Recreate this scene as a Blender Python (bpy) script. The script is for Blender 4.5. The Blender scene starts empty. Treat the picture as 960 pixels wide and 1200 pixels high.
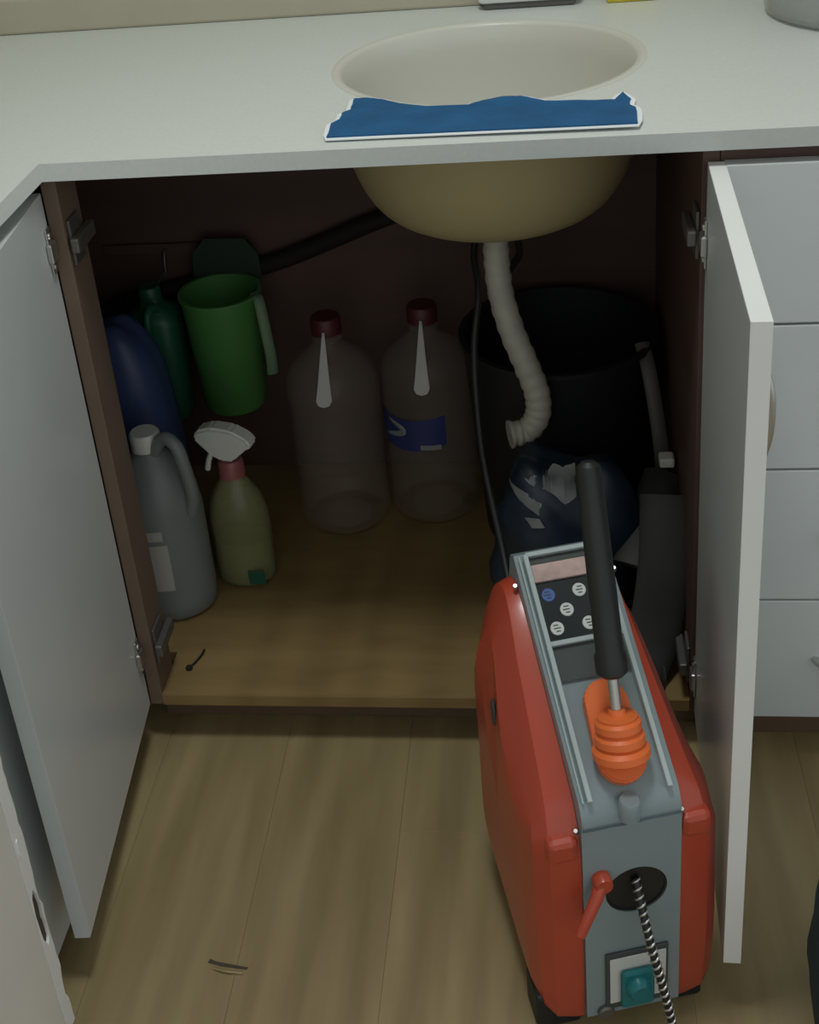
import bpy, bmesh, math, random
from mathutils import Vector, Matrix
random.seed(7)
S = bpy.context.scene
COL = S.collection
PI = math.pi

# ---------------------------------------------------------------- camera
cam_d = bpy.data.cameras.new('camera'); cam = bpy.data.objects.new('camera', cam_d); COL.objects.link(cam)
fwd = Vector((-0.13915218, 0.88786909, -0.43854892)); rgt = Vector((0.98979487, 0.11097134, -0.08939503)); upv = Vector((0.03070472, 0.44651299, 0.89425017))
M = Matrix((rgt, upv, -fwd)).transposed().to_4x4(); M.translation = Vector((0.56967, -1.32077599, 1.31125386))
cam.matrix_world = M
cam_d.sensor_fit = 'VERTICAL'; cam_d.sensor_height = 24; cam_d.lens = 24*1525.02/1200
cam_d.shift_x = 43.2/1200; cam_d.shift_y = -234.85/1200
cam_d.clip_start = 0.02
S.camera = cam
# ---------------------------------------------------------------- world, lights, exposure
w = bpy.data.worlds.new('world'); S.world = w; w.use_nodes = True
w.node_tree.nodes['Background'].inputs[0].default_value = (0.96, 1.0, 1.0, 1)
w.node_tree.nodes['Background'].inputs[1].default_value = 0.60
S.view_settings.view_transform = 'Standard'; S.view_settings.look = 'None'
S.view_settings.gamma = 1; S.view_settings.use_curve_mapping = False
S.view_settings.exposure = 0.16
S.cycles.transparent_max_bounces = 20
L = bpy.data.lights.new('ceiling_lamp_light', 'AREA'); L.shape = 'DISK'; L.size = 0.34; L.energy = 11.0; L.color = (0.96, 1.0, 0.99)
lo = bpy.data.objects.new('ceiling_lamp_light', L); COL.objects.link(lo); lo.location = (0.42, -0.36, 2.36)

# ---------------------------------------------------------------- materials
def mat(name, col, rough=0.5, var=0.06, nscale=8.0, bump=0.0, bscale=60.0, metal=0.0, stretch=None, alpha=None, trans=0.0, spec=0.5, rnd=0.0, col2=None, coat=0.0):
    m = bpy.data.materials.new(name); m.use_nodes = True
    nt = m.node_tree; b = nt.nodes['Principled BSDF']
    tc = nt.nodes.new('ShaderNodeTexCoord'); mp = nt.nodes.new('ShaderNodeMapping')
    nt.links.new(tc.outputs['Object'], mp.inputs[0])
    if stretch: mp.inputs['Scale'].default_value = stretch
    n = nt.nodes.new('ShaderNodeTexNoise'); n.inputs['Scale'].default_value = nscale; n.inputs['Detail'].default_value = 5
    nt.links.new(mp.outputs[0], n.inputs['Vector'])
    r = nt.nodes.new('ShaderNodeValToRGB')
    c2 = col2 or tuple(min(1, c*(1+var)) for c in col)
    c1 = tuple(c*(1-var) for c in col) if not col2 else col
    r.color_ramp.elements[0].position = 0.3; r.color_ramp.elements[1].position = 0.7
    r.color_ramp.elements[0].color = (*c1, 1); r.color_ramp.elements[1].color = (*c2, 1)
    nt.links.new(n.outputs['Fac'], r.inputs[0])
    out = r.outputs[0]
    if rnd:
        oi = nt.nodes.new('ShaderNodeObjectInfo'); hs = nt.nodes.new('ShaderNodeHueSaturation')
        mr = nt.nodes.new('ShaderNodeMapRange'); mr.inputs[3].default_value = 1-rnd; mr.inputs[4].default_value = 1+rnd
        nt.links.new(oi.outputs['Random'], mr.inputs[0]); nt.links.new(mr.outputs[0], hs.inputs['Value'])
        nt.links.new(out, hs.inputs['Color']); out = hs.outputs[0]
    nt.links.new(out, b.inputs['Base Color'])
    b.inputs['Roughness'].default_value = rough; b.inputs['Metallic'].default_value = metal
    b.inputs['Specular IOR Level'].default_value = spec
    if coat: b.inputs['Coat Weight'].default_value = coat; b.inputs['Coat Roughness'].default_value = 0.15
    if alpha is not None: b.inputs['Alpha'].default_value = alpha
    if trans: b.inputs['Transmission Weight'].default_value = trans
    if bump:
        n2 = nt.nodes.new('ShaderNodeTexNoise'); n2.inputs['Scale'].default_value = bscale; n2.inputs['Detail'].default_value = 4
        nt.links.new(mp.outputs[0], n2.inputs['Vector'])
        bp = nt.nodes.new('ShaderNodeBump'); bp.inputs['Strength'].default_value = bump; bp.inputs['Distance'].default_value = 0.002
        nt.links.new(n2.outputs['Fac'], bp.inputs['Height']); nt.links.new(bp.outputs[0], b.inputs['Normal'])
    return m

def wood(name, dark, light, rough, scale=(14, 1.3, 14), rnd=0.0):
    m = mat(name, dark, rough, col2=light, nscale=3.2, stretch=scale, rnd=rnd)
    nt = m.node_tree; b = nt.nodes['Principled BSDF']
    tc = [n for n in nt.nodes if n.type == 'TEX_COORD'][0]
    wv = nt.nodes.new('ShaderNodeTexWave'); wv.wave_type = 'BANDS'; wv.bands_direction = 'X'
    wv.inputs['Scale'].default_value = 3; wv.inputs['Distortion'].default_value = 12; wv.inputs['Detail'].default_value = 3; wv.inputs['Detail Scale'].default_value = 0.9
    mp = nt.nodes.new('ShaderNodeMapping'); mp.inputs['Scale'].default_value = (1.0, 0.28, 1.0)
    nt.links.new(tc.outputs['Object'], mp.inputs[0]); nt.links.new(mp.outputs[0], wv.inputs['Vector'])
    src = b.inputs['Base Color'].links[0].from_socket
    mx = nt.nodes.new('ShaderNodeMix'); mx.data_type = 'RGBA'; mx.blend_type = 'MULTIPLY'; mx.inputs[0].default_value = 0.35
    rp = nt.nodes.new('ShaderNodeValToRGB'); rp.color_ramp.elements[0].color = (0.62, 0.58, 0.5, 1); rp.color_ramp.elements[1].color = (1, 1, 1, 1)
    nt.links.new(wv.outputs['Fac'], rp.inputs[0]); nt.links.new(src, mx.inputs[6]); nt.links.new(rp.outputs[0], mx.inputs[7])
    nt.links.new(mx.outputs[2], b.inputs['Base Color'])
    return m

m_floor = wood('oak vinyl', (0.27, 0.205, 0.098), (0.37, 0.29, 0.150), 0.45, scale=(9, 1.0, 9), rnd=0.05)
m_gap = mat('floor joint', (0.16, 0.12, 0.06), 0.8)
m_wall = mat('cream wall', (0.42, 0.39, 0.30), 0.8, bump=0.15)
m_white_wall = mat('ceiling paint', (0.8, 0.8, 0.78), 0.9)
m_top = mat('speckled white worktop', (0.62, 0.66, 0.63), 0.38, var=0.03, nscale=160, bump=0.05, bscale=12)
m_topedge = m_top
m_front = mat('white laminate front', (0.58, 0.62, 0.625), 0.24, var=0.03, nscale=5)
m_edge = mat('pale edge band', (0.82, 0.84, 0.83), 0.4, var=0.02)
m_old = mat('aged cream laminate', (0.72, 0.72, 0.67), 0.5, var=0.05, nscale=6, bump=0.1, bscale=30)
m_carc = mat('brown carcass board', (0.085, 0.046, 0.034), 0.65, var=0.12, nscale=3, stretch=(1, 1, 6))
m_stile = mat('grey brown side board', (0.15, 0.105, 0.075), 0.6, var=0.08, nscale=12)
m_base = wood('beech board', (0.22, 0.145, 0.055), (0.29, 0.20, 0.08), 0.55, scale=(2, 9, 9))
m_plinth = mat('brown plinth', (0.13, 0.085, 0.05), 0.7)
m_dark = mat('chipboard core', (0.07, 0.055, 0.04), 0.9, bump=0.5)
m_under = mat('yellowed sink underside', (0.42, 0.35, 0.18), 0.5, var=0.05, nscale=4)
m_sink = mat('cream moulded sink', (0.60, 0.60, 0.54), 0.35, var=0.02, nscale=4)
m_blue = mat('blue cloth', (0.004, 0.085, 0.22), 0.85, var=0.15, nscale=25, bump=0.5, bscale=150)
m_hem = mat('white hem', (0.80, 0.84, 0.86), 0.8, var=0.02)
m_steel = mat('brushed steel', (0.55, 0.55, 0.53), 0.35, metal=1.0)
m_dull = mat('dull hinge metal', (0.17, 0.165, 0.155), 0.5, metal=0.7)
m_flex = mat('grey corrugated plastic', (0.46, 0.44, 0.37), 0.5, var=0.08, nscale=30)
m_black = mat('black rubber', (0.012, 0.013, 0.014), 0.45, var=0.3)
m_blackp = mat('black plastic', (0.010, 0.011, 0.012), 0.55, var=0.2)
m_pipe = mat('dark brown pipe', (0.009, 0.006, 0.006), 0.8)
m_green = mat('bright green plastic', (0.075, 0.24, 0.06), 0.5, var=0.08)
m_pgreen = mat('pale green plastic', (0.14, 0.24, 0.13), 0.5)
m_teal = mat('dark green plastic', (0.015, 0.10, 0.06), 0.45, var=0.15, nscale=20)
m_bluep = mat('blue plastic film', (0.04, 0.065, 0.17), 0.45, var=0.2, nscale=14, bump=0.4, bscale=30)
m_navy = mat('navy plastic bag', (0.018, 0.032, 0.055), 0.35, var=0.5, nscale=20, bump=1.0, bscale=24)
m_bagprint = mat('white bag print', (0.24, 0.26, 0.27), 0.5)
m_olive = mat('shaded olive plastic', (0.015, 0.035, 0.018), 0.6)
m_jug = mat('milky plastic', (0.27, 0.30, 0.30), 0.35, alpha=0.72)
m_label = mat('white paper label', (0.42, 0.42, 0.39), 0.7)
m_clear = mat('clear thin plastic', (0.36, 0.31, 0.26), 0.12, alpha=0.2, spec=0.8)
m_highlight = mat('painted highlight', (0.65, 0.64, 0.60), 0.25, alpha=0.7)  # pale colour stands in for the highlights on the bottle shoulders
m_liq = mat('yellow green liquid', (0.20, 0.23, 0.06), 0.3, alpha=0.85)
m_sprayb = mat('tinted clear plastic', (0.28, 0.29, 0.15), 0.2, alpha=0.6)
m_white = mat('white plastic', (0.72, 0.74, 0.70), 0.4, var=0.02)
m_red = mat('dark red cap', (0.08, 0.012, 0.014), 0.5)
m_pink = mat('pink collar', (0.30, 0.10, 0.10), 0.4)
m_blab = mat('blue printed label', (0.03, 0.045, 0.17), 0.45)
m_orange = mat('red orange plastic', (0.44, 0.062, 0.030), 0.33, var=0.05, nscale=5, coat=0.15)
m_boot = mat('orange rubber', (0.80, 0.17, 0.04), 0.45, var=0.05)
m_mgrey = mat('blue grey enamel', (0.23, 0.29, 0.31), 0.35, var=0.05, nscale=10)
m_mpale = mat('pale grey rail', (0.42, 0.50, 0.50), 0.35)
m_mdark = mat('dark grey recess', (0.055, 0.065, 0.065), 0.6)
m_pinklab = mat('faded pink label', (0.50, 0.36, 0.33), 0.6, var=0.2, nscale=60)
m_panel = mat('black panel', (0.01, 0.015, 0.017), 0.3)
m_dotw = mat('white pictogram', (0.62, 0.64, 0.62), 0.5)
m_dotb = mat('blue pictogram', (0.06, 0.13, 0.38), 0.5)
m_tealp = mat('teal plastic', (0.01, 0.17, 0.19), 0.35)
m_belt = mat('dark grey hose', (0.035, 0.037, 0.036), 0.6, var=0.1)
m_rim = mat('grey plastic rim', (0.10, 0.095, 0.09), 0.5)
m_glass = mat('smoked glass', (0.42, 0.44, 0.42), 0.08, alpha=0.55, spec=0.8)
m_sponge = mat('yellow sponge', (0.62, 0.52, 0.05), 0.9, bump=1, bscale=200)
m_fabric = mat('teal black fabric', (0.008, 0.026, 0.030), 0.8, bump=0.6, bscale=120)

# ---------------------------------------------------------------- mesh helpers
def link(name, me, m=None, parent=None, smooth=False):
    o = bpy.data.objects.new(name, me); COL.objects.link(o)
    if m: me.materials.append(m)
    if parent: o.parent = parent
    if smooth:
        for p in me.polygons: p.use_smooth = True
    return o
def from_bm(name, bm, m, parent=None, smooth=False, auto=None):
    bmesh.ops.recalc_face_normals(bm, faces=bm.faces)
    me = bpy.data.meshes.new(name); bm.to_mesh(me); bm.free()
    o = link(name, me, m, parent, smooth)
    if auto: me.set_sharp_from_angle(angle=math.radians(auto))
    return o
def bm_box(bm, a, b, bev=0.0, mtx=None):
    c = [(x+y)/2 for x, y in zip(a, b)]; s = [abs(y-x) for x, y in zip(a, b)]
    r = bmesh.ops.create_cube(bm, size=1.0, matrix=Matrix.Translation(c) @ Matrix.Diagonal((*s, 1)))
    vs = r['verts']
    if bev:
        es = list({e for v in vs for e in v.link_edges})
        rr = bmesh.ops.bevel(bm, geom=es, offset=bev, segments=2, affect='EDGES', profile=0.5)
        vs = list({v for f in rr['faces'] for v in f.verts} | {v for v in vs if v.is_valid})
    if mtx: bmesh.ops.transform(bm, matrix=mtx, verts=vs)
def box(name, a, b, m, parent=None, bev=0.001, mtx=None):
    bm = bmesh.new(); bm_box(bm, a, b, bev, mtx); return from_bm(name, bm, m, parent)
def bm_lathe(bm, prof, c=(0, 0, 0), n=40, mtx=None, sx=1, sy=1, cap=False):
    rings = []
    for r, z in prof:
        if r < 1e-5: rings.append([bm.verts.new((c[0], c[1], c[2]+z))])
        else: rings.append([bm.verts.new((c[0]+r*sx*math.cos(2*PI*i/n), c[1]+r*sy*math.sin(2*PI*i/n), c[2]+z)) for i in range(n)])
    for A, B in zip(rings, rings[1:]):
        for i in range(n):
            j = (i+1) % n
            if len(A) == 1 and len(B) == 1: continue
            if len(A) == 1: bm.faces.new((A[0], B[i], B[j]))
            elif len(B) == 1: bm.faces.new((A[i], A[j], B[0]))
            else: bm.faces.new((A[i], A[j], B[j], B[i]))
    if mtx: bmesh.ops.transform(bm, matrix=mtx, verts=[v for R in rings for v in R])
def lathe(name, prof, c, m, parent=None, n=40, mtx=None, sx=1, sy=1, auto=40):
    bm = bmesh.new(); bm_lathe(bm, prof, c, n, mtx, sx, sy); return from_bm(name, bm, m, parent, True, auto)
def spline(pts, k=8):
    P = [Vector(p) for p in pts]; P = [2*P[0]-P[1]] + P + [2*P[-1]-P[-2]]; out = []
    for i in range(1, len(P)-2):
        for j in range(k):
            t = j/k
            out.append(0.5*((2*P[i])+(P[i+1]-P[i-1])*t+(2*P[i-1]-5*P[i]+4*P[i+1]-P[i+2])*t*t+(-P[i-1]+3*P[i]-3*P[i+1]+P[i+2])*t**3))
    out.append(P[-2]); return out
def bm_tube(bm, pts, rad, n=12, flat=1.0, wob=None, side=None):
    """rad: number or function of (t 0..1, index)"""
    N = len(pts); rings = []; pts = [Vector(p) for p in pts]
    up = Vector(side) if side else Vector((0, 0, 1)); prev = None
    for i, p in enumerate(pts):
        t = (pts[min(i+1, N-1)]-pts[max(i-1, 0)]).normalized()
        if prev is None:
            a = up - t*up.dot(t)
            if a.length < 0.05: a = Vector((1, 0, 0)) - t*t.x
            a.normalize()
        else:
            a = prev - t*prev.dot(t); a.normalize()
        prev = a; b = t.cross(a)
        r = rad(i/(N-1), i) if callable(rad) else rad
        rings.append([bm.verts.new(p + a*r*math.cos(2*PI*k/n) + b*r*flat*math.sin(2*PI*k/n)) for k in range(n)])
    for A, B in zip(rings, rings[1:]):
        for k in range(n): bm.faces.new((A[k], A[(k+1) % n], B[(k+1) % n], B[k]))
    bm.faces.new(rings[0]); bm.faces.new(rings[-1])
def tube(name, pts, rad, m, parent=None, n=12, k=8, flat=1.0, side=None):
    bm = bmesh.new(); bm_tube(bm, spline(pts, k) if k else pts, rad, n, flat, side=side); return from_bm(name, bm, m, parent, True, 50)
def bm_prism(bm, poly, fa, fb):
    """poly 2D -> two caps through maps fa, fb"""
    A = [bm.verts.new(fa(*p)) for p in poly]; B = [bm.verts.new(fb(*p)) for p in poly]
    bm.faces.new(A); bm.faces.new(B[::-1]); n = len(poly)
    for i in range(n): bm.faces.new((A[i], A[(i+1) % n], B[(i+1) % n], B[i]))
def prism(name, poly, fa, fb, m, parent=None, bev=0):
    bm = bmesh.new(); bm_prism(bm, poly, fa, fb)
    if bev: bmesh.ops.bevel(bm, geom=list(bm.edges), offset=bev, segments=2, affect='EDGES')
    o = from_bm(name, bm, m, parent); return o
def holed(name, outer, holes, z0, z1, m, parent=None, mtx=None, bev=0.0):
    cu = bpy.data.curves.new(name, 'CURVE'); cu.dimensions = '2D'; cu.fill_mode = 'BOTH'; cu.extrude = (z1-z0)/2-bev; cu.bevel_depth = bev; cu.bevel_resolution = 2; cu.offset = -bev
    for pl in [outer]+holes:
        sp = cu.splines.new('POLY'); sp.points.add(len(pl)-1); sp.use_cyclic_u = True
        for q, p in zip(sp.points, pl): q.co = (p[0], p[1], 0, 1)
    o = bpy.data.objects.new('tmp', cu); COL.objects.link(o)
    dg = bpy.context.evaluated_depsgraph_get(); dg.update()
    me = bpy.data.meshes.new_from_object(o.evaluated_get(dg)); bpy.data.objects.remove(o)
    me.materials.clear()
    me.transform(Matrix.Translation((0, 0, (z0+z1)/2)))
    if mtx: me.transform(mtx)
    return link(name, me, m, parent)
def thing(name, label, cat, loc=(0, 0, 0), group=None):
    o = bpy.data.objects.new(name, None); COL.objects.link(o); o.location = loc; o.empty_display_size = 0.05
    tag(o, label, cat, group); PENDING.append(o); return o
PENDING = []
def tag(o, label, cat, group=None, kind=None):
    if label: o['label'] = label
    if cat: o['category'] = cat
    if group: o['group'] = group
    if kind: o['kind'] = kind
    return o
def lab(o, t): o['label'] = t; return o
def circ(cx, cy, r, n=48, ry=None): return [(cx+r*math.cos(2*PI*i/n), cy+(ry or r)*math.sin(2*PI*i/n)) for i in range(n)]

# ---------------------------------------------------------------- setting
W = 0.745; ZB = 0.065; ZT = 0.838; WT0 = 0.841; WT = 0.862; YW = 0.60; D = 0.368
fl = box('floor', (-0.6, -2.4, -0.05), (2.4, YW, -0.004), m_gap, bev=0); fl['kind'] = 'structure'
pm = {}
x = 0.185-0.17*5; i = 0
while x < 1.9:
    ys = -2.4 + [0, -0.55, -0.25, -0.8][i % 4]
    while ys < YW:
        y0, y1 = max(ys, -2.4), min(ys+1.25, YW); x0, x1 = max(x, -0.6), min(x+0.17, 2.4)
        if y1-y0 > 0.02 and x1-x0 > 0.02 and (y1 > -1.3):
            o = box('plank', (x0+.0001, y0+.0001, -0.004), (x1-.0001, y1-.0001, 0.0), m_floor, fl, bev=0.0003)
        ys += 1.25
    x += 0.17; i += 1
# torn sliver of floor covering with lifted lip
bm = bmesh.new()
pts = [(0.150, -0.346), (0.168, -0.350), (0.197, -0.353), (0.199, -0.350), (0.172, -0.346), (0.160, -0.344), (0.152, -0.341)]
bm_prism(bm, pts, lambda a, b: (a, b, 0.0002), lambda a, b: (a, b, 0.0006))
lab(from_bm('torn_patch', bm, m_dark, fl), 'small dark tear in the floor covering')
bm = bmesh.new(); bm_tube(bm, spline([(0.157, -0.353, 0.001), (0.175, -0.358, 0.003), (0.194, -0.358, 0.001)], 5), 0.0017, 6)
lab(from_bm('torn_lip', bm, m_floor, fl), 'pale lifted lip of the tear')
wb = box('wall_back', (-0.6, YW, 0), (2.4, YW+.1, 2.45), m_wall, bev=0); wb['kind'] = 'structure'
wl = box('wall_left', (-0.7, -2.4, 0), (-0.6, YW+.1, 2.45), m_wall, bev=0); wl['kind'] = 'structure'
ce = box('ceiling', (-0.7, -2.4, 2.45), (2.4, YW+.1, 2.55), m_white_wall, bev=0); ce['kind'] = 'structure'
# ceiling lamp (the source of the light), out of frame above
lp = thing('ceiling_lamp', 'round white ceiling lamp above the worktop', 'lamp', (0.42, -0.36, 2.45))
lathe('lamp_base', [(0, 0), (0.19, 0), (0.19, -0.03), (0.175, -0.045), (0.17, -0.045), (0.17, -0.03), (0, -0.03)], (0.42, -0.36, 2.45), m_white, lp)

# worktop with the sink hole
SC = (0.494, 0.298); SR = 0.186
outer = [(0.012, -0.020)]
outer = [(0.012, -0.020), (1.6, -0.020), (1.6, YW), (-0.6, YW), (-0.6, -1.3), (0.012, -1.3)]
wt = holed('worktop', outer, [circ(*SC, SR+.004, 72)], WT0, WT, m_top, bev=0.0)
tag(wt, 'white L-shaped speckled worktop over the cabinets with a round sink in it', 'worktop')
up = box('upstand', (-0.57, YW-.012, WT), (1.6, YW, WT+.055), m_wall, wt, bev=0.004); lab(up, 'cream upstand strip along the wall')
# moulded sink
sk = thing('sink', 'round cream moulded sink set into the white worktop, deep bowl hanging below', 'sink', (SC[0], SC[1], WT))
def bowlr(t): return math.sin(t)
dep = 0.197
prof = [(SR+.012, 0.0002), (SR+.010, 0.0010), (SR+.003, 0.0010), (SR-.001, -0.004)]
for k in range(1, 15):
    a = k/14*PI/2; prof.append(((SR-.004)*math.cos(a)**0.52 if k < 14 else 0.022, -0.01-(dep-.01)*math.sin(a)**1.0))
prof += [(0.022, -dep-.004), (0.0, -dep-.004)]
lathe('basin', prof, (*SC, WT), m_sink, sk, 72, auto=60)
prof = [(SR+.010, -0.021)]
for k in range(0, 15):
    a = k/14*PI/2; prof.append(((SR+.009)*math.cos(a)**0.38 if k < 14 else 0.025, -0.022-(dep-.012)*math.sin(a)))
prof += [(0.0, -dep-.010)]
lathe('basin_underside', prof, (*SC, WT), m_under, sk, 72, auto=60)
lathe('drain_ring', [(0.0, 0.001), (0.020, 0.001), (0.021, 0.0), (0.021, -0.004)], (*SC, WT-dep-.0035), m_steel, sk, 24)
lathe('drain_nut', [(0.0, 0), (0.030, 0), (0.030, -0.014), (0.020, -0.018), (0.020, -0.030), (0, -0.030)], (*SC, WT-dep-.008), m_flex, sk, 24)

# blue cloth on the sink rim
cl = [(0.33, 0.010), (0.33, 0.051), (0.337, 0.062), (0.337, 0.086), (0.345, 0.10), (0.343, 0.145), (0.358, 0.143), (0.401, 0.113), (0.432, 0.096), (0.476, 0.094), (0.49, 0.104), (0.518, 0.122), (0.538, 0.117), (0.566, 0.096), (0.613, 0.085), (0.642, 0.088), (0.652, 0.112), (0.659, 0.088), (0.656, 0.072), (0.663, 0.054), (0.66, 0.0)]
def smooth_poly(pl, k=4):
    n = len(pl); out = []
    for i in range(n):
        a, b = Vector(pl[i]), Vector(pl[(i+1) % n])
        for j in range(k):
            q = a.lerp(b, j/k); out.append((q.x+random.uniform(-.0007, .0007), q.y+random.uniform(-.0007, .0007)))
    return out
clp = smooth_poly(cl)
cx0 = sum(p[0] for p in cl)/len(cl); 
def grow(pl, d):
    n = len(pl); out = []
    for i in range(n):
        a, b, c = Vector(pl[i-1]), Vector(pl[i]), Vector(pl[(i+1) % n]); t = (c-a)
        if t.length < 1e-6: out.append(pl[i]); continue
        t.normalize(); nrm = Vector((-t.y, t.x))
        out.append((b.x+nrm.x*d, b.y+nrm.y*d))
    return out
ct = thing('dish_cloth', 'flat blue cloth with white torn-looking edge lying on the worktop over the sink front', 'cloth', (0.49, 0.0, WT))
def zc(a, b, h): return WT+.0030+h+0.0012*math.sin(a*70)*math.cos(b*45)
for nm, pl, mm, h0, h1 in (('hem', grow(clp, 0.0055), m_hem, 0, 0.0012), ('cloth_panel', clp, m_blue, 0.0014, 0.0032)):
    o = prism(nm, pl, lambda a, b: (a, b, zc(a, b, h0)), lambda a, b: (a, b, zc(a, b, h1)), mm, ct)
# soap dish, sponge, glass bowl at the back of the worktop
sd = thing('soap_dish', 'small white rectangular dish at the back of the worktop behind the sink', 'dish', (0.545, 0.56, WT))
bm = bmesh.new(); bm_box(bm, (0.480, 0.556, WT), (0.612, 0.586, WT+.010), .004); from_bm('dish_foot', bm, m_rim, sd)
bm = bmesh.new(); bm_box(bm, (0.472, 0.550, WT+.009), (0.618, 0.587, WT+.05), .008); from_bm('dish_body', bm, m_white, sd)
sp_ = box('sponge', (0.655, 0.553, WT), (0.725, 0.586, WT+.028), m_sponge, bev=.004); tag(sp_, 'yellow sponge at the back of the worktop right of the white dish', 'sponge')
gb = thing('glass_bowl', 'smoky glass bowl on the worktop at the top right corner', 'bowl', (1.0, 0.44, WT))
lathe('bowl_body', [(0.0, 0.001), (0.138, 0.001), (0.144, 0.006), (0.149, 0.045), (0.153, 0.085), (0.150, 0.085), (0.146, 0.047), (0.140, 0.010), (0, 0.006)], (1.0, 0.44, WT), m_glass, gb)
dk = lathe('mug', [(0.0, 0.0), (0.034, 0.0), (0.036, 0.004), (0.038, 0.08), (0.035, 0.08), (0.033, 0.006), (0, 0.006)], (1.0, 0.44, WT+.0065), m_mdark); tag(dk, 'dark mug standing inside the glass bowl', 'mug')

# ---------------------------------------------------------------- sink cabinet
cb = thing('sink_cabinet', 'open double-door cabinet under the sink with brown inside and grey white doors', 'cabinet', (W/2, 0, 0))
box('side_panel', (0.0, 0.0, ZB), (0.018, 0.060, ZT), m_stile, cb)
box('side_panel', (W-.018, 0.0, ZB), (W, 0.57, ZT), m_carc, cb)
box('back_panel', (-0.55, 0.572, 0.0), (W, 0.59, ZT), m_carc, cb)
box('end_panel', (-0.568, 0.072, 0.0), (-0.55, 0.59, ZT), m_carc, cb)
prism('bottom_panel', [(0.0185, 0.0), (W-.0185, 0.0), (W-.0185, 0.5715), (-0.5495, 0.5715), (-0.5495, 0.0855), (0.0185, 0.0855)], lambda a, b: (a, b, ZB), lambda a, b: (a, b, ZB+.018), m_base, cb)
box('front_edge', (0.0185, -0.0015, ZB), (W-.0185, -0.0002, ZB+.018), m_base, cb, bev=.0004)
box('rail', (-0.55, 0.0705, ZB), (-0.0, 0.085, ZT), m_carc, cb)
box('plinth', (0.0, 0.050, 0.0), (W, 0.066, ZB-.0005), m_plinth, cb)
def door(h, ang, sgn, name='door'):
    """h = hinge point; door runs from hinge along direction ang; thickness to the outer side"""
    d = Vector((math.cos(ang), math.sin(ang), 0)); n = Vector((-d.y, d.x, 0))*sgn
    m4 = Matrix((d, n, Vector((0, 0, 1)))).transposed().to_4x4(); m4.translation = Vector((h[0], h[1], 0))
    do = box('door', (0, 0, ZB+.003), (D, 0.018, ZT-.016), m_front, cb, bev=.0008, mtx=m4)
    return do, m4
dl, ml = door((0.0, -0.003), math.radians(-85.3), -1)
dr, mr = door((W-.013, -0.003), math.radians(-91.4), 1)
# edge band on the free edges
box('edge_band', (D+.0001, .0002, ZB+.003), (D+.001, 0.0178, ZT-.016), m_edge, dr, bev=0, mtx=mr)
box('edge_band', (0.0, .0002, ZT-.0159), (D+.001, 0.0178, ZT-.0152), m_edge, dr, bev=0, mtx=mr)
box('edge_band', (D+.0001, .0002, ZB+.003), (D+.001, 0.0178, ZT-.016), m_front, dl, bev=0, mtx=ml)
# bow handle on the outer face of the right door
P0 = [mr @ Vector(v) for v in ((.235, .018, .600), (.235, .030, .606), (.235, .037, .628), (.235, .039, .655), (.235, .037, .682), (.235, .030, .704), (.235, .018, .710))]
lab(tube('handle', P0, 0.006, m_steel, dr, 10), 'curved metal bow handle on the outer face')
# hinges: cup on the door, arm, mounting plate on the side panel
def hinge(parent, wallx, z, s, m4, ysh=0.0):
    o = []
    bm = bmesh.new()
    bm_box(bm, (wallx, 0.006+ysh, z-.028), (wallx+s*.004, 0.040+ysh, z+.028), .001)
    bm_box(bm, (wallx+s*.004, -0.004+ysh, z-.009), (wallx+s*.014, 0.058+ysh, z+.009), .002)
    a = from_bm('hinge_plate', bm, m_dull, parent)
    bm = bmesh.new(); bm_box(bm, (.004, -.0075, z-.012), (.024, -.0006, z+.012), .002, m4); bm_box(bm, (.004, -.003, z-.028), (.018, -.0004, z+.028), .001, m4)
    for dz in (-.019, .019):
        q = m4 @ Vector((.012, -.003, z+dz)); bm_lathe(bm, [(0, .002), (.003, .002), (.004, 0), (0, 0)], (0, 0, 0), 10, Matrix.Translation(q) @ Matrix.Rotation(s*PI/2, 4, 'Y'))
    return a, from_bm('hinge', bm, m_steel, parent)
hinge(dl, 0.0185, 0.755, 1, ml); hinge(dl, 0.0185, 0.160, 1, ml)
hinge(dr, W-.0185, 0.735, -1, mr); hinge(dr, W-.0185, 0.135, -1, mr)

# drawer unit to the right
du = thing('drawer_unit', 'grey white unit of four plain drawers right of the open cabinet', 'drawers', (W+.2, 0, 0))
box('unit_body', (W+.0005, 0.001, ZB), (W+.42, 0.57, ZT), m_carc, du)
box('unit_plinth', (W+.0005, 0.03, 0.0), (W+.42, 0.05, ZB), m_plinth, du)
q = .1885; 
for k in range(4):
    z0 = ZB+.006+q*k+.0015; z1 = ZB+.006+q*(k+1)-.0015
    dd = box('drawer', (W+.004, -0.018, z0), (W+.418, 0.0, z1), m_front, du, bev=.0012)
    zc_ = z0+.095
    xa = W+.130
    lab(tube('handle', [(xa, -.018, zc_), (xa+.012, -.034, zc_), (xa+.045, -.042, zc_), (xa+.105, -.042, zc_), (xa+.138, -.034, zc_), (xa+.150, -.018, zc_)], .005, m_steel, dd, 8, 5), 'steel bow handle')

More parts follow.
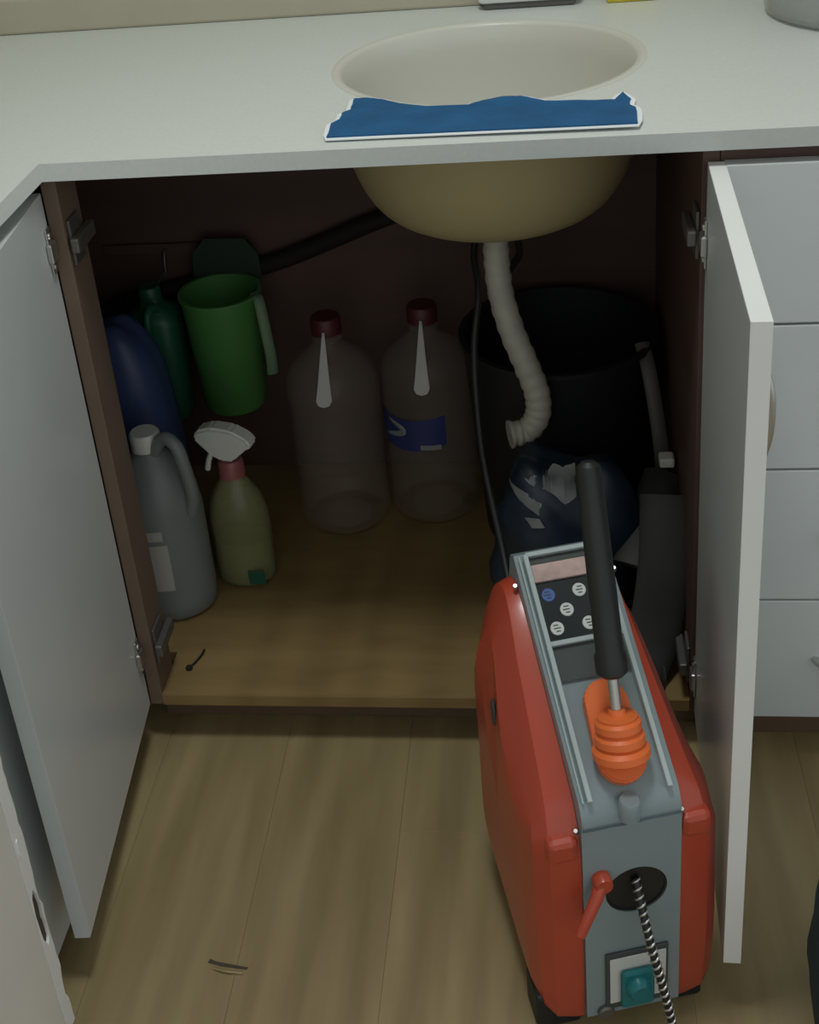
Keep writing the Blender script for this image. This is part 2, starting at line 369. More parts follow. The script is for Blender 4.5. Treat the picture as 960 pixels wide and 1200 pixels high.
# left leg of the kitchen: shaded filler and a chipped old door nearest the camera
lc = thing('corner_cabinet', 'cream cabinet under the left leg of the worktop with a chipped door edge', 'cabinet', (-0.3, -0.7, 0))
box('filler_panel', (-0.028, -0.427, 0.020), (-0.021, -0.004, ZT), m_front, lc)
box('cabinet_body', (-0.55, -1.25, 0.055), (-0.046, -0.002, ZT), m_carc, lc)
box('cabinet_plinth', (-0.5, -1.25, 0.0), (-0.075, -0.02, 0.055), m_plinth, lc)
box('inner_stile', (-0.0455, -0.446, 0.0552), (0.000, -0.428, ZT), m_front, lc)
od = box('door', (0.001, -1.15, 0.012), (0.019, -0.448, ZT-.01), m_old, lc, bev=.0015)
# ragged laminate edge band with a hole knocked through
random.seed(4)
zz = [0.012+k*.012 for k in range(67)]
outl = [(-0.4475, z) for z in zz[::-1]] + [(-0.428+random.uniform(-.002, .001)-(.004 if 0.05 < z < 0.09 or .2 < z < .24 else 0), z) for z in zz]
hole = [(-0.4390, .226), (-0.4440, .218), (-0.4462, .195), (-0.4455, .175), (-0.4445, .158), (-0.4380, .142), (-0.4315, .150), (-0.4310, .168), (-0.4335, .180), (-0.4310, .196), (-0.4340, .214)]
mt = Matrix(((0, 0, 1, 0), (1, 0, 0, 0), (0, 1, 0, 0), (0, 0, 0, 1)))
eb = holed('edge_band', outl, [hole], 0.0166, 0.0200, m_edge, od, mt); lab(eb, 'pale edge strip with a ragged dark hole near the floor')
box('door_core', (0.001, -0.4478, 0.0125), (0.0160, -0.4310, ZT-.0165), m_dark, od, bev=0)
lab(prism('chip', [(-0.4452, .285), (-0.4440, .300), (-0.4415, .302), (-0.4405, .290), (-0.4425, .278)], lambda a, b: (.0201, a, b), lambda a, b: (.0212, a, b), m_hem, od, 0), 'bright raised chip on the edge strip')

# ---------------------------------------------------------------- inside the cabinet
ZS = ZB+.018
# waste pipe along the back
wp = tube('waste_pipe', [(-0.30, .5563, 0.36), (-0.10, .5563, .425), (0.116, .5563, .476), (0.30, .5563, .545), (0.46, .5563, .60)], 0.0155, m_pipe); tag(wp, 'dark sloping pipe along the cabinet back wall behind the green containers', 'pipe')
# flexible drain hose from the sink
hp = spline([(0.494, .298, WT-dep-.036), (0.493, .290, .590), (0.497, .275, .545), (0.510, .258, .497), (0.528, .245, .450), (0.541, .237, .410), (0.541, .232, .378), (0.526, .228, .356), (0.505, .222, .354)], 14)
dh = thing('drain_hose', 'pale grey corrugated drain hose hanging from the sink with a hooked end', 'hose', (0.494, .298, WT-dep-.03))
bm = bmesh.new(); bm_tube(bm, hp, lambda t, i: .0175+(.0009 if (i//3) % 2 else -.0003), 16); lab(from_bm('hose_body', bm, m_flex, dh, True, 60), 'corrugated hose')
tube('hose_cuff', [hp[-1], hp[-1]+(hp[-1]-hp[-3])*1.2], .0200, m_flex, dh, 16, 2)
# thin black hoses by the sink
a = tube('supply_hose', [(.468, .33, .625), (.462, .30, .59), (.468, .26, .555), (.461, .22, .50), (.462, .18, .44), (.470, .13, .37), (.492, .06, .28), (.510, -.02, .22), (.53, -.08, .20), (.555, -.14, .26)], .0048, m_black); tag(a, 'thin black hose running down from the sink to the orange machine', 'hose')
b_ = tube('looped_hose', [(.515, .33, .628), (.522, .32, .600), (.522, .33, .575), (.505, .34, .545), (.495, .345, .52), (.49, .42, .47), (.49, .53, .44), (.49, .568, .43)], .0050, m_pipe); tag(b_, 'short dark looped hose behind the pale drain hose', 'hose')
# black bucket
bk = thing('black_bucket', 'big black bucket at the right rear of the cabinet under the drain hose', 'bucket', (.575, .40, ZS))
lathe('bucket_body', [(0, 0), (.115, 0), (.12, .004), (.142, .33), (.147, .333), (.147, .340), (.138, .340), (.118, .01), (0, .008)], (.572, .405, ZS), m_blackp, bk)
pts = [(.690, .345, .425), (.697, .31, .40), (.705, .285, .35), (.711, .265, .30), (.713, .258, .262), (.710, .262, .24)]
lab(tube('handle', pts, .0105, m_rim, bk, 10, 6, flat=.4, side=(1, 0, 0)), 'grey handle strip hanging on the right')
# navy bag in front of it
def blob(name, c, s, m, parent=None, seed=0, crumple=.10, power=2.6, seg=28):
    rnd = random.Random(seed); bm = bmesh.new()
    bmesh.ops.create_uvsphere(bm, u_segments=seg, v_segments=seg//2+4, radius=1)
    ph = [rnd.uniform(0, 6) for _ in range(6)]
    for v in bm.verts:
        d = v.co.copy(); k = (abs(d.x)**power+abs(d.y)**power+abs(d.z)**power)**(-1/power)
        d *= k
        w_ = 1+crumple*(math.sin(d.x*5+ph[0]+d.z*3)*.5+math.sin(d.y*7+ph[1])*.3+math.sin(d.z*9+d.x*4+ph[2])*.35+math.sin(d.x*13+d.z*11+ph[3])*.18)
        v.co = Vector((c[0]+d.x*s[0]*w_, c[1]+d.y*s[1]*w_, max(c[2]+d.z*s[2]*w_, c[2]-s[2])))
    return from_bm(name, bm, m, parent, True)
nb = thing('plastic_bag', 'crumpled navy plastic bag with pale print in front of the black bucket', 'bag', (.60, .18, ZS))
bagb = blob('bag_body', (.575, .165, ZS+.135), (.098, .068, .135), m_navy, nb, 3, .12)
from mathutils.bvhtree import BVHTree
bme = bagb.data; bvh = BVHTree.FromPolygons([v.co.copy() for v in bme.vertices], [tuple(p.vertices) for p in bme.polygons])
for pl in ([(.548, .352), (.560, .372), (.572, .366), (.588, .372), (.590, .318), (.575, .312), (.560, .325), (.545, .335)], [(.520, .345), (.530, .350), (.540, .345), (.534, .336)], [(.500, .330), (.520, .328), (.544, .318), (.540, .300), (.515, .312)], [(.520, .292), (.540, .296), (.548, .285), (.530, .280)]):
    bm = bmesh.new(); bm.faces.new([bm.verts.new((a, 0, b)) for a, b in smooth_poly(pl, 3)])
    bmesh.ops.triangulate(bm, faces=bm.faces); bmesh.ops.subdivide_edges(bm, edges=bm.edges, cuts=2, use_grid_fill=True)
    for v in bm.verts:
        hit = bvh.ray_cast(Vector((v.co.x, -.2, v.co.z)), Vector((0, 1, 0)))
        v.co = (hit[0]+Vector((0, -.0018, 0))) if hit[0] is not None else Vector((v.co.x, .12, v.co.z))
    lab(from_bm('print_patch', bm, m_bagprint, nb, True), 'pale printed patch')
# grey hose coil and white plug at right
gh = tube('flat_hose', [(.708, .20, .300), (.695, .165, .285), (.672, .125, .245), (.660, .10, .222)], .026, m_belt, None, 14, 8, flat=.35, side=(1, 0, 0)); tag(gh, 'upper flat grey hose loop beside the right side panel', 'hose')
gh2 = tube('flat_hose', [(.706, .135, .31), (.704, .11, .275), (.700, .085, .225), (.690, .065, .165), (.678, .045, .125), (.662, .02, .105), (.655, .0, .12)], .034, m_belt, None, 14, 8, flat=.3, side=(1, 0, 0)); tag(gh2, 'lower broad flat grey hose end behind the orange machine', 'hose')
pw = box('plug', (.702, .185, .318), (.722, .207, .332), m_white, bev=.003); tag(pw, 'small white plug on the grey hose by the right side panel', 'plug')

# large clear water bottles
def bottle(name, c, lab_, blue):
    t = thing(name, lab_, 'bottle', c, 'large clear water bottles')
    r = .073
    prof = [(0, .004), (r*.55, .0), (r*.86, .0), (r*.97, .010), (r, .022)]
    z = .03
    for k in range(10):
        prof += [(r, z), (r-.0028, z+.007), (r, z+.014)]; z += .0195
    prof += [(r*1.0, .240), (r*.97, .262), (r*.86, .280), (r*.62, .296), (r*.40, .308), (r*.28, .320), (.0185, .328), (.0185, .340)]
    lathe('bottle_body', prof, c, m_clear, t, 32, auto=70)
    lathe('neck_ring', [(.0185, .325), (.024, .326), (.024, .330), (.0185, .331)], c, m_clear, t, 24)
    lab(lathe('cap', [(0, .362), (.021, .362), (.0235, .359), (.0235, .335), (.020, .335)], c, m_red, t, 24), 'dark red screw cap')
    # pale tapered tab below the neck: the shoulder's highlight cone made as a part
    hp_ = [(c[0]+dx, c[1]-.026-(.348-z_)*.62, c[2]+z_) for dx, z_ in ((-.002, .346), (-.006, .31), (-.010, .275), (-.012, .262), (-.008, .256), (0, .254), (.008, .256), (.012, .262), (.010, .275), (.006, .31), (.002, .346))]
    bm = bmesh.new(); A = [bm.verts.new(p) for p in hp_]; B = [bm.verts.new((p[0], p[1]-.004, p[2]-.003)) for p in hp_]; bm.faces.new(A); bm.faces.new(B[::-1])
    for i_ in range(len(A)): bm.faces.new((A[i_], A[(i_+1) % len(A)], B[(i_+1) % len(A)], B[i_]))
    lab(from_bm('highlight_tab', bm, m_highlight, t), 'pale tapered tab standing in for the highlight below the neck')
    if blue:
        bm = bmesh.new(); n = 24; R_ = r+.0008; rows = []
        for k in range(n+1):
            a = math.radians(-178+112*k/n); zt_ = .205+.0*k-.010*math.sin(k/n*PI); zb_ = .152-.012*math.sin(k/n*PI)
            rows.append([bm.verts.new((c[0]+R_*math.cos(a), c[1]+R_*math.sin(a), c[2]+zz_)) for zz_ in (zb_, zt_)])
        for A, B in zip(rows, rows[1:]): bm.faces.new((A[0], B[0], B[1], A[1]))
        lb = lab(from_bm('bottle_label', bm, m_blab, t, True), 'blue wrap label with pale swirl')
        def onlab(a, zv, R2): aa = math.radians(a); return (c[0]+R2*math.cos(aa), c[1]+R2*math.sin(aa), c[2]+zv)
        sw = [onlab(-142+30*math.sin(i_/12*PI*1.1)*.8, .190-.030*(i_/12), r+.0022) for i_ in range(13)]
        bm = bmesh.new(); bm_tube(bm, sw, lambda t_, i_: .0045*(.5+math.sin(t_*PI)*.8), 8, flat=.35); from_bm('label_swirl', bm, m_bagprint, lb, True)
        bm = bmesh.new(); cols = [[bm.verts.new(onlab(-98+5*i_, z_, r+.0018)) for z_ in (.1455, .1540)] for i_ in range(6)]
        for A, B in zip(cols, cols[1:]): bm.faces.new((A[0], B[0], B[1], A[1]))
        from_bm('label_stripe', bm, m_bagprint, lb)
    return t
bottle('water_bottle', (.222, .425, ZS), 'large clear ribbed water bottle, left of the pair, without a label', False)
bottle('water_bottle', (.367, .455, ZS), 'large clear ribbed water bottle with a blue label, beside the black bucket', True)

# milky jug, left
jg = thing('plastic_jug', 'milky translucent jug with a handle standing at the left of the cabinet floor', 'jug', (.005, .195, ZS))
bm = bmesh.new(); bm_lathe(bm, [(0, .0), (.055, 0), (.064, .008), (.066, .03), (.066, .17), (.062, .205), (.050, .235), (.032, .258), (.020, .270), (.019, .285)], (-.012, .200, ZS), 36, sx=1, sy=.86)
from_bm('jug_body', bm, m_jug, jg, True, 60)
lathe('jug_cap', [(0, .300), (.019, .300), (.022, .296), (.022, .274), (.018, .274)], (-.012, .200, ZS), m_white, jg, 24)
lab(tube('jug_handle', [(.002, .190, ZS+.272), (.022, .180, ZS+.300), (.042, .170, ZS+.292), (.050, .168, ZS+.255), (.052, .172, ZS+.21), (.044, .178, ZS+.175)], .0095, m_jug, jg, 12), 'milky carrying handle')
bm = bmesh.new(); rows = []
for k in range(7):
    a = math.radians(-100+5.0*k); rows.append([(-.012+.0672*math.cos(a), .200+.0672*.86*math.sin(a), ZS+z_) for z_ in (.062, .142)])
rv = [[bm.verts.new(p) for p in r_] for r_ in rows]
for A, B in zip(rv, rv[1:]): bm.faces.new((A[0], B[0], B[1], A[1]))
lab(from_bm('jug_label', bm, m_label, jg, True), 'white paper label')
bm = bmesh.new(); rows = []
for k in range(7):
    a = math.radians(-104+5.0*k); rows.append([(-.012+.0672*math.cos(a), .200+.0672*.86*math.sin(a), ZS+z_) for z_ in (.150, .166)])
rv = [[bm.verts.new(p) for p in r_] for r_ in rows]
for A, B in zip(rv, rv[1:]): bm.faces.new((A[0], B[0], B[1], A[1]))
lab(from_bm('jug_label', bm, m_label, jg, True), 'short white label strip above the long one')

# spray bottle
c = (.088, .262, ZS)
sb = thing('spray_bottle', 'trigger spray bottle with white head, pink collar and yellow green liquid', 'bottle', c)
lathe('bottle_body', [(0, .001), (.040, 0), (.045, .006), (.046, .03), (.046, .08), (.045, .12), (.038, .150), (.022, .176), (.014, .19)], c, m_sprayb, sb, 32, sy=.75, auto=60)
lathe('liquid', [(0, .003), (.038, .003), (.042, .008), (.043, .03), (.0415, .075), (0, .075)], c, m_liq, sb, 32, sy=.72)
lathe('collar', [(0, .213), (.016, .213), (.019, .208), (.020, .186), (.014, .186)], c, m_pink, sb, 20)
bm = bmesh.new()
prof = [(-.050, .246), (-.044, .262), (-.020, .270), (.012, .268), (.036, .256), (.044, .243), (.030, .235), (.014, .226), (.012, .214), (-.012, .214), (-.018, .226), (-.034, .236)]
ang = math.radians(-12); ca, sa = math.cos(ang), math.sin(ang)
def hd(o_): return lambda a, z_: (c[0]+a*ca-o_*sa, c[1]+a*sa+o_*ca, c[2]+z_)
bm_prism(bm, prof, hd(-.014), hd(.014)); bmesh.ops.bevel(bm, geom=list(bm.edges), offset=.004, segments=2, affect='EDGES')
lab(from_bm('spray_head', bm, m_white, sb), 'white spray head')
tube('trigger', [(c[0]-.018, c[1]-.002, c[2]+.236), (c[0]-.030, c[1]-.002, c[2]+.216), (c[0]-.036, c[1]-.002, c[2]+.196)], .0045, m_white, sb, 8)
lab(box('bottle_label', (c[0]+.010, c[1]-.0365, c[2]+.010), (c[0]+.036, c[1]-.0345, c[2]+.034), m_teal, sb), 'dark green patch near the base')

# blue bag, dark green jug, green pail at the left rear
bb = thing('blue_sack', 'tall blue plastic sack behind the milky jug at the left', 'bag', (-.085, .335, ZS))
blob('sack_body', (-.095, .335, ZS+.20), (.085, .062, .20), m_bluep, bb, 5, .05, 3.2)
lab(tube('tied_neck', [(-.11, .335, ZS+.375), (-.115, .335, ZS+.405), (-.13, .33, ZS+.43)], lambda t_, i_: .022-.008*math.sin(t_*PI), m_bluep, bb, 10), 'gathered neck')
# hook rail on the back board
hr = thing('hook_rail', 'dark rail with hooks on the cabinet back wall behind the green containers', 'rail', (.0, .57, .47))
box('rail_bar', (-.16, .564, .496), (.085, .5715, .514), m_carc, hr)
for hx in (-.055, .050):
    tube('hook', [(hx, .566, .505), (hx, .556, .503), (hx, .549, .488), (hx, .5475, .474), (hx, .5485, .468), (hx, .552, .466)], .0022, m_dull, hr, 8)
gp = thing('green_pail', 'bright green open pail hanging at the back left beside the sloping pipe', 'pail', (.055, .475, .27))
lathe('pail_body', [(0, .0), (.046, 0), (.050, .005), (.063, .195), (.066, .196), (.066, .202), (.060, .202), (.047, .008), (0, .005)], (.050, .475, .268), m_green, gp, 36)
# flap behind the pail, coloured dark for the shade inside its opening
lab(prism('shade_flap', [(-.058, .19), (.056, .19), (.054, .235), (.034, .262), (-.030, .264), (-.052, .240)], lambda a, z_: (.050+a, .5365, .268+z_), lambda a, z_: (.050+a, .5395, .268+z_), m_olive, gp), 'dark green flap standing in for the shaded inside of the pail')
lab(tube('handle', [(.108, .465, .467), (.118, .445, .463), (.126, .43, .42), (.130, .425, .375), (.128, .428, .345)], .0085, m_pgreen, gp, 10, 6, flat=.4, side=(1, 0, 0)), 'pale green handle hanging down the right side')
tj = thing('green_jug', 'dark green plastic jug with a looped handle hanging left of the green pail', 'jug', (-.05, .475, .25))
bm = bmesh.new()
def rr(cx, cy, a, b_, z_, n=24):
    o_ = []
    for i_ in range(n):
        t_ = 2*PI*i_/n; cs, sn = math.cos(t_), math.sin(t_); p_ = .55
        o_.append((cx+a*math.copysign(abs(cs)**p_, cs), cy+b_*math.copysign(abs(sn)**p_, sn), z_))
    return o_
lv = [(.034, .030, .25), (.038, .036, .256), (.042, .040, .34), (.042, .040, .425), (.037, .036, .440), (.018, .018, .450), (.014, .014, .465)]
R0 = [[bm.verts.new(p) for p in rr(-.063, .475, a, b_, z_)] for a, b_, z_ in lv]
for A, B in zip(R0, R0[1:]):
    for i_ in range(24): bm.faces.new((A[i_], A[(i_+1) % 24], B[(i_+1) % 24], B[i_]))
bm.faces.new(R0[0]); bm.faces.new(R0[-1])
from_bm('jug_body', bm, m_teal, tj, True, 50)
lathe('jug_cap', [(0, .482), (.016, .482), (.018, .478), (.018, .462), (.014, .462)], (-.063, .475, 0), m_teal, tj, 20)
tube('jug_handle', [(-.045, .452, .452), (-.052, .435, .462), (-.055, .418, .45), (-.055, .415, .41), (-.055, .42, .36), (-.054, .436, .335)], .0065, m_teal, tj, 10)
tube('hanging_cord', [(-.063, .490, .455), (-.056, .52, .475), (-.0555, .545, .4715), (-.055, .5535, .470)], .0018, m_teal, tj, 6)
# small scrap on the cabinet floor
nl = thing('bent_nail', 'small bent rusty nail on the cabinet floor near the left hinge', 'nail', (.05, .05, ZS))
tube('nail_shank', [(.046, .052, ZS+.0022), (.052, .064, ZS+.0022), (.057, .078, ZS+.0024), (.058, .088, ZS+.0022)], .0016, m_pipe, nl, 6)
lathe('nail_head', [(0, .0045), (.0045, .0045), (.0052, .003), (.0045, .0002), (0, .0002)], (.045, .050, ZS), m_pipe, nl, 10)

# ---------------------------------------------------------------- drain cleaning machine
mc = thing('drain_machine', 'orange and grey drain cleaning machine standing in front of the open cabinet', 'machine', (.60, -.27, 0))
F = Vector((.28, -.96, 0)); V = Vector((.96, .28, 0)); O = Vector((.628, -.40, 0))
def T(u_, v_, z_): return O + F*u_ + V*v_ + Vector((0, 0, z_))
MM = Matrix((F, V, Vector((0, 0, 1)))).transposed().to_4x4(); MM.translation = O
SA = Vector((-.19, 0, .13)).normalized(); SN = Vector((.13, 0, .19)).normalized()
def top(s, v, h):   # point on the sloping top: s back from the front bend, v sideways, h above
    p = Vector((0, 0, .318)) + SA*s + SN*h
    return T(p.x, v, p.z)
TM = Matrix((F*SA.x+Vector((0, 0, SA.z)), V, F*SN.x+Vector((0, 0, SN.z)))).transposed().to_4x4(); TM.translation = T(0, 0, .318)
# spine (side profile)
def arc(c0, r, a0, a1, n): return [(c0[0]+r*math.cos(math.radians(a0+(a1-a0)*i_/n)), c0[1]+r*math.sin(math.radians(a0+(a1-a0)*i_/n))) for i_ in range(n+1)]
rear = (-.265*.825, .318+.265*.565)
spine = [(-.02, .022), (0.0, .03)] + arc((-.040, .2969), .040, 0, 55.6, 6) + [(rear[0]-.004, rear[1]-.003), (rear[0]-.02, rear[1]-.012), (rear[0]-.03, rear[1]-.05), (-.245, .05), (-.225, .022)]
# the spine is built as a front half with a real round opening: front plate with hole + body behind
FM = Matrix((V, Vector((0, 0, 1)), F)).transposed().to_4x4(); FM.translation = O
HC = (.004, .206)
holed('front_plate', [(-.050, .03), (.050, .03), (.050, .2975), (-.050, .2975)], [circ(HC[0], HC[1], .032, 36, .031)], -.003, 0.0, m_mgrey, mc, FM)
body = [(-.05, .022), (-.0035, .03), (-.0035, .297)] + [(a, b_) for a, b_ in arc((-.040, .2969), .040, 9, 55.6, 8)] + [(rear[0]-.004, rear[1]-.003), (rear[0]-.02, rear[1]-.012), (rear[0]-.03, rear[1]-.05), (-.245, .05), (-.225, .022)]
# inner cavity liner behind the hole
lathe('hole_liner', [(.032, 0), (.030, -.001), (.030, -.002), (0, -.0022)], (0, 0, 0), m_black, mc, 36, mtx=Matrix.Translation(T(-.0008, HC[0], HC[1])) @ FM.to_3x3().to_4x4())
prism('spine', body, lambda a, b_: T(a, -.050, b_), lambda a, b_: T(a, .050, b_), m_mgrey, mc, bev=.0008)
# orange side shells: three stacked outlines, shrinking outward
shellp = [(-.018, .020), (-.006, .04), (-.004, .16), (-.006, .262), (-.020, .300), (-.045, .324), (-.120, .378), (-.190, .424), (-.228, .432), (-.256, .405), (-.272, .33), (-.276, .20), (-.268, .10), (-.235, .040), (-.10, .018)]
def closed_spline(pl, k=3):
    n = len(pl); out = []
    for i in range(n):
        a, b, c, d = [Vector(pl[(i+j-1) % n]) for j in range(4)]
        for j in range(k):
            t = j/k; q_ = 0.5*(2*b+(c-a)*t+(2*a-5*b+4*c-d)*t*t+(-a+3*b-3*c+d)*t**3); out.append((q_.x, q_.y))
    return out
shellp = closed_spline(shellp)
cen = Vector((-.135, .215))
def shrink(pl, k, dz=0): return [(cen.x+(a-cen.x)*k, cen.y+(b_-cen.y)*k+dz) for a, b_ in pl]
def inset(pl, d):
    return [(lambda v: ((v-(v-cen).normalized()*d).x, (v-(v-cen).normalized()*d).y))(Vector(p)) for p in pl]
def vout(u_, z_, sgn):
    tab = ((.0, .090), (.10, .094), (.28, .094), (.33, .087), (.40, .078), (.44, .068)) if sgn < 0 else ((.0, .090), (.10, .096), (.26, .096), (.30, .089), (.33, .080), (.40, .064), (.44, .054))
    for (z0, v0), (z1, v1) in zip(tab, tab[1:]):
        if z_ <= z1: return v0+(v1-v0)*(z_-z0)/(z1-z0)
    return tab[-1][1]
for sgn in (-1, 1):
    bm = bmesh.new(); R0 = []
    for f_, d_ in ((0.0, 0.0), (.25, .001), (.7, .005), (1.0, .020)):
        pl = inset(shellp, d_)
        R0.append([bm.verts.new(T(a, sgn*(.0505+f_*(vout(a0, b0, sgn)-.0505)), b_)) for (a, b_), (a0, b0) in zip(pl, shellp)])
    for d_, vv in ((.050, .100), (.058, .1005)):
        pl = inset(shellp, d_); R0.append([bm.verts.new(T(a, sgn*min(vv, vout(a0, b0, sgn)+(.012 if d_ < .055 else .016)), b_)) for (a, b_), (a0, b0) in zip(pl, shellp)])
    n_ = len(shellp)
    for A, B in zip(R0, R0[1:]):
        for i_ in range(n_): bm.faces.new((A[i_], A[(i_+1) % n_], B[(i_+1) % n_], B[i_]))
    bm.faces.new(R0[0])
    cv = bm.verts.new(T(cen.x, sgn*.1015, cen.y))
    for i_ in range(n_): bm.faces.new((R0[-1][i_], R0[-1][(i_+1) % n_], cv))
    sh = from_bm('side_shell', bm, m_orange, mc, True, 24)
    bm = bmesh.new(); bm_lathe(bm, [(0, .002), (.010, .002), (.012, 0), (0, -.004)], (0, 0, 0), 20, Matrix.Translation(T(-.165, sgn*.094, .312)) @ (Matrix((F*-sgn, Vector((0, 0, 1)), V*sgn)).transposed().to_4x4()) @ Matrix.Diagonal((.6, 1.6, 1, 1)))
    lab(from_bm('grip_slot', bm, m_mdark, sh, True, 40), 'small dark oval slot')
    # step block beside the front plate
    b4 = bmesh.new(); bm_box(b4, (-.040, min(sgn*.052, sgn*.084), .255), (-.004, max(sgn*.052, sgn*.084), .285), .007, MM); from_bm('shell_step', b4, m_orange, sh)
    # screws
    for u_, z_ in ((-.010, .292), (-.205, .440)):
        b4 = bmesh.new(); bm_lathe(b4, [(0, .001), (.002, .001), (.0028, -.001), (.0028, -.006), (0, -.006)], (0, 0, 0), 12, Matrix.Translation(T(u_, sgn*.054, z_)) @ Matrix.Rotation(.5, 4, 'X')); lab(from_bm('screw', b4, m_steel, sh, True, 40), 'bright steel screw')
# rails on the top, inner frame, panel
for v0 in (-.046, -.040, .040):
    w_ = .0025
    lab(box('top_rail', (.012, v0-w_ if v0 != -.046 else v0-.001, -.001), (.262, v0+w_ if v0 != -.046 else v0+.001, .009 if v0 != -.046 else .004), m_mpale, mc, .0008, TM), 'pale grey rail along the sloping top')
for s0 in (.262, .166):
    lab(box('cross_bar', (s0-.0025, -.0395, .0), (s0+.0025, .0395, .007), m_mpale, mc, .0008, TM), 'pale grey cross bar')
box('rear_recess', (.2515, -.037, .0002), (.2590, .037, .0012), m_mdark, mc, 0, TM)
lab(box('name_strip', (.2315, -.037, .0005), (.2505, .022, .005), m_pinklab, mc, .001, TM), 'faded pinkish label strip with worn print')
pn = lab(box('sticker_panel', (.1690, -.037, .0002), (.2300, .037, .0025), m_panel, mc, .0004, TM), 'black warning panel with five round pictograms')
for s0, v0, mm_ in ((.217, -.026, m_dotb), (.217, .007, m_dotw), (.199, -.011, m_dotw), (.1815, -.026, m_dotw), (.1815, .008, m_dotw)):
    bm = bmesh.new(); bm_lathe(bm, [(0, .0008), (.0068, .0008), (.0072, 0)], (s0, v0, .0026), 20, TM); pc = from_bm('pictogram', bm, mm_, pn)
    # dark glyph strokes
    bm = bmesh.new()
    for q_ in range(3):
        zz0 = s0+(q_-1)*.0032; hw = (.0022, .0036, .0026)[q_]; sh_ = random.uniform(-.001, .001)
        bm_box(bm, (zz0-.0005, v0-hw+sh_, .0032), (zz0+.0005, v0+hw+sh_, .0038), 0, TM)
    from_bm('glyph', bm, m_mdark, pn)
# worn wording as small raised strokes on the strip (illegible in the photo)
box('front_recess', (.128, -.037, .0002), (.1630, .037, .0015), m_mdark, mc, 0, TM)
# knob
bm = bmesh.new(); bm_lathe(bm, [(0, .024), (.009, .024), (.0105, .022), (.0105, .001), (.0, .001)], (0, 0, 0), 24, Matrix.Translation(top(-.006, -.003, -.009)) @ Matrix.Rotation(0, 4, 'X')); lab(from_bm('top_knob', bm, m_mgrey, mc, True, 40), 'small blue grey round knob')
# orange slide plate and bellows boot
pl = [(.045+.024*math.cos(a_), .024*math.sin(a_)) for a_ in [math.radians(90+180*k/12) for k in range(13)]] + [(.100+.0215*math.cos(a_), .0215*math.sin(a_)) for a_ in [math.radians(-90+180*k/12) for k in range(13)]]
def topm(h): return lambda s, v: top(s, v, h)
lab(prism('slide_plate', pl, topm(.0005), topm(.017), m_boot, mc, .002), 'orange rounded slide plate')
ldir = (T(-.13, .003, .632) - T(-.035, .001, .355)).normalized()
lbase = top(.045, 0.0, .014)
ax = ldir; a1 = V - ax*V.dot(ax); a1.normalize(); a2 = ax.cross(a1)
LM = Matrix((a1, a2, ax)).transposed().to_4x4(); LM.translation = lbase
prof = [(0, 0)]
z_ = 0.0
for k in range(3):
    r_ = (.0280, .0245, .0225)[k]; prof += [(r_-.0035, z_+.001), (r_, z_+.003), (r_, z_+.010), (r_-.0035, z_+.0125)]; z_ += .014
prof += [(.0195, z_+.001), (.009, z_+.003), (.008, z_+.008), (0, z_+.008)]
bm = bmesh.new(); bm_lathe(bm, prof, (0, 0, 0), 32, LM); lab(from_bm('bellows_boot', bm, m_boot, mc, True, 35), 'orange ribbed rubber boot')
lv_ = thing_l = None
bm = bmesh.new(); bm_lathe(bm, [(.0055, .04), (.0055, .115), (0, .115)], (0, 0, 0), 16, LM); ls = lab(from_bm('lever_shaft', bm, m_steel, mc, True, 40), 'bright steel lever shaft')
LT = (T(-.13, .003, .632)-lbase).length
bm = bmesh.new(); bm_lathe(bm, [(0, .084), (.0115, .084), (.0155, .088), (.0155, .104), (.0135, .108), (.0135, .16), (.0122, LT-.012), (.0110, LT-.004), (.006, LT), (0, LT)], (0, 0, 0), 24, LM); lab(from_bm('lever_grip', bm, m_black, ls, True, 35), 'long black rubber grip')
# ring pin
# orange clamp lever at the front
bm = bmesh.new(); bm_tube(bm, [T(.006, -.035, .232), T(.012, -.040, .224), T(.020, -.061, .184)], lambda t_, i_: (.0075, .0065, .0055)[i_], 12)
cl_ = lab(from_bm('clamp_lever', bm, m_orange, mc, True, 40), 'orange clamp lever')
bm = bmesh.new(); bm_lathe(bm, [(0, .012), (.0085, .012), (.0095, .009), (.0095, -.001), (0, -.001)], (0, 0, 0), 20, Matrix.Translation(T(.001, -.033, .234)) @ FM.to_3x3().to_4x4()); from_bm('clamp_pivot', bm, m_orange, cl_, True, 40)
# socket panel low on the front
lab(box('socket_frame', (.0002, -.030, .040), (.0035, .037, .122), m_mdark, mc, .001, MM), 'dark frame around the lower panel')
lab(box('socket_label', (.0036, -.026, .050), (.0048, .034, .116), m_pinklab if False else m_dotw, mc, .0005, MM), 'white label plate')
lab(box('teal_cover', (.0050, -.016, .046), (.012, .020, .100), m_tealp, mc, .004, MM), 'teal switch cover')
lathe('switch_knob', [(0, .010), (.010, .010), (.013, .006), (.014, 0), (0, 0)], (0, 0, 0), m_tealp, mc, 20, mtx=Matrix.Translation(T(.012, .002, .078)) @ FM.to_3x3().to_4x4())
lathe('lower_bolt', [(0, .005), (.007, .005), (.009, .003), (.009, 0), (0, 0)], (0, 0, 0), m_dull, mc, 16, mtx=Matrix.Translation(T(.001, -.030, .036)) @ FM.to_3x3().to_4x4())
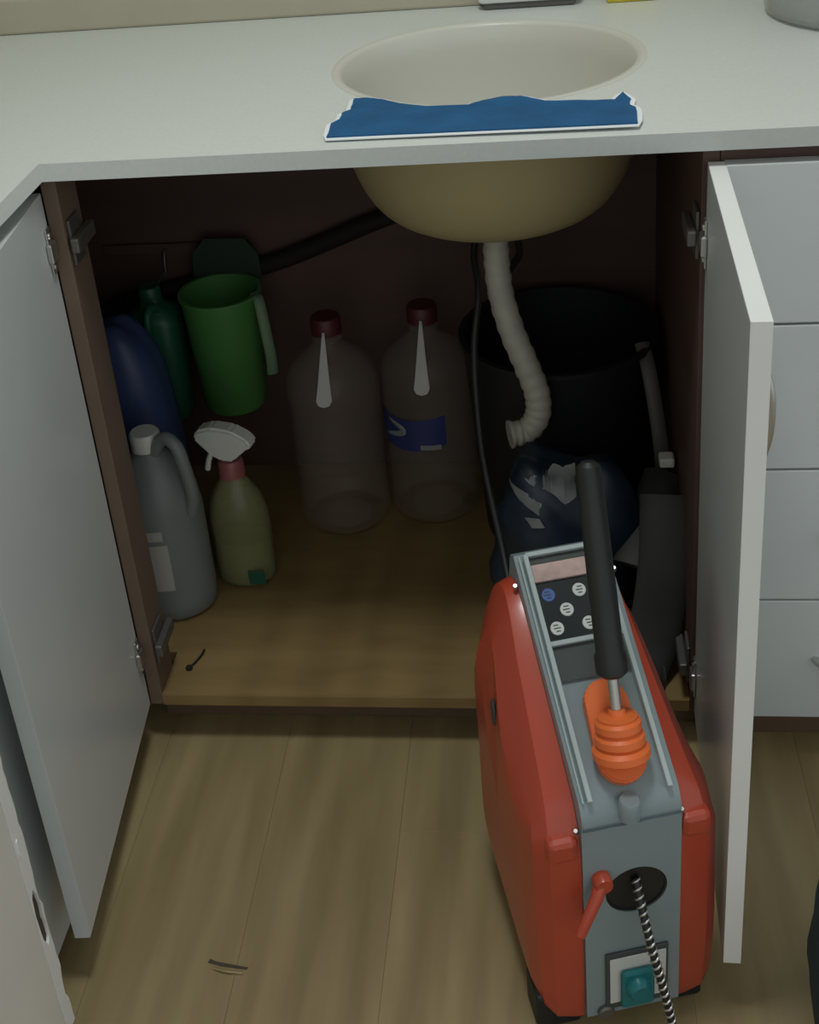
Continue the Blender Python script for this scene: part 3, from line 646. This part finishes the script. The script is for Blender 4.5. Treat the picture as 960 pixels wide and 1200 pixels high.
# feet
for v0 in (-.075, .060):
    for u0 in (-.040, -.190):
        lab(box('foot', (u0-.022, v0*(1 if u0 > -.1 else .6)-.024, 0.0), (u0+.022, v0*(1 if u0 > -.1 else .6)+.024, .050), m_blackp, mc, .004, MM), 'black rubber foot')
# spiral cable: helical strand round a dark core
path = spline([T(-.001, .003, .222), T(.012, .004, .200), T(.030, .008, .160), T(.045, .016, .110), T(.060, .024, .055), T(.080, .030, .015), T(.13, .034, .0065), T(.20, .030, .0065), T(.28, .01, .0065)], 14)
cbx = thing('spiral_cable', 'steel spiral drain cable coming out of the round hole of the orange machine', 'cable', T(0, .003, .22))
bm = bmesh.new(); bm_tube(bm, path, .0042, 10); lab(from_bm('cable_core', bm, m_black, cbx, True), 'dark inner core')
L_ = [0]
for a, b_ in zip(path, path[1:]): L_.append(L_[-1]+(b_-a).length)
hel = []; pitch = .0082; nst = int(L_[-1]/pitch*8)
j = 0
for i_ in range(nst):
    s_ = L_[-1]*i_/nst
    while j < len(L_)-2 and L_[j+1] < s_: j += 1
    t_ = (s_-L_[j])/(L_[j+1]-L_[j]); p = path[j].lerp(path[j+1], t_); d = (path[j+1]-path[j]).normalized()
    a_ = V - d*V.dot(d); a_.normalize(); b2 = d.cross(a_); th = 2*PI*s_/pitch
    hel.append(p + (a_*math.cos(th)+b2*math.sin(th))*.0042)
bm = bmesh.new(); bm_tube(bm, hel, .0015, 5); lab(from_bm('wound_strand', bm, m_steel, cbx, True), 'bright wound steel strand')

# dark teal bag at the right edge
tb = thing('tool_bag', 'dark teal fabric bag on the floor at the lower right corner', 'bag', (.888, -.42, 0))
blob('bag_body', (.888, -.42, .11), (.085, .10, .11), m_fabric, tb, 11, .05, 3.0)
tube('bag_piping', [(.812, -.475, .02), (.806, -.47, .09), (.812, -.45, .17), (.84, -.42, .215)], .004, m_tealp, tb, 8)
tube('carry_strap', [(.87, -.48, .20), (.87, -.46, .25), (.885, -.42, .27), (.90, -.38, .25), (.90, -.36, .20)], .008, m_fabric, tb, 8, flat=.4)

# put each empty's children under it without moving them
bpy.context.view_layer.update()
for e in PENDING:
    for ch in [o for o in bpy.data.objects if o.parent == e]:
        ch.matrix_parent_inverse = e.matrix_world.inverted()
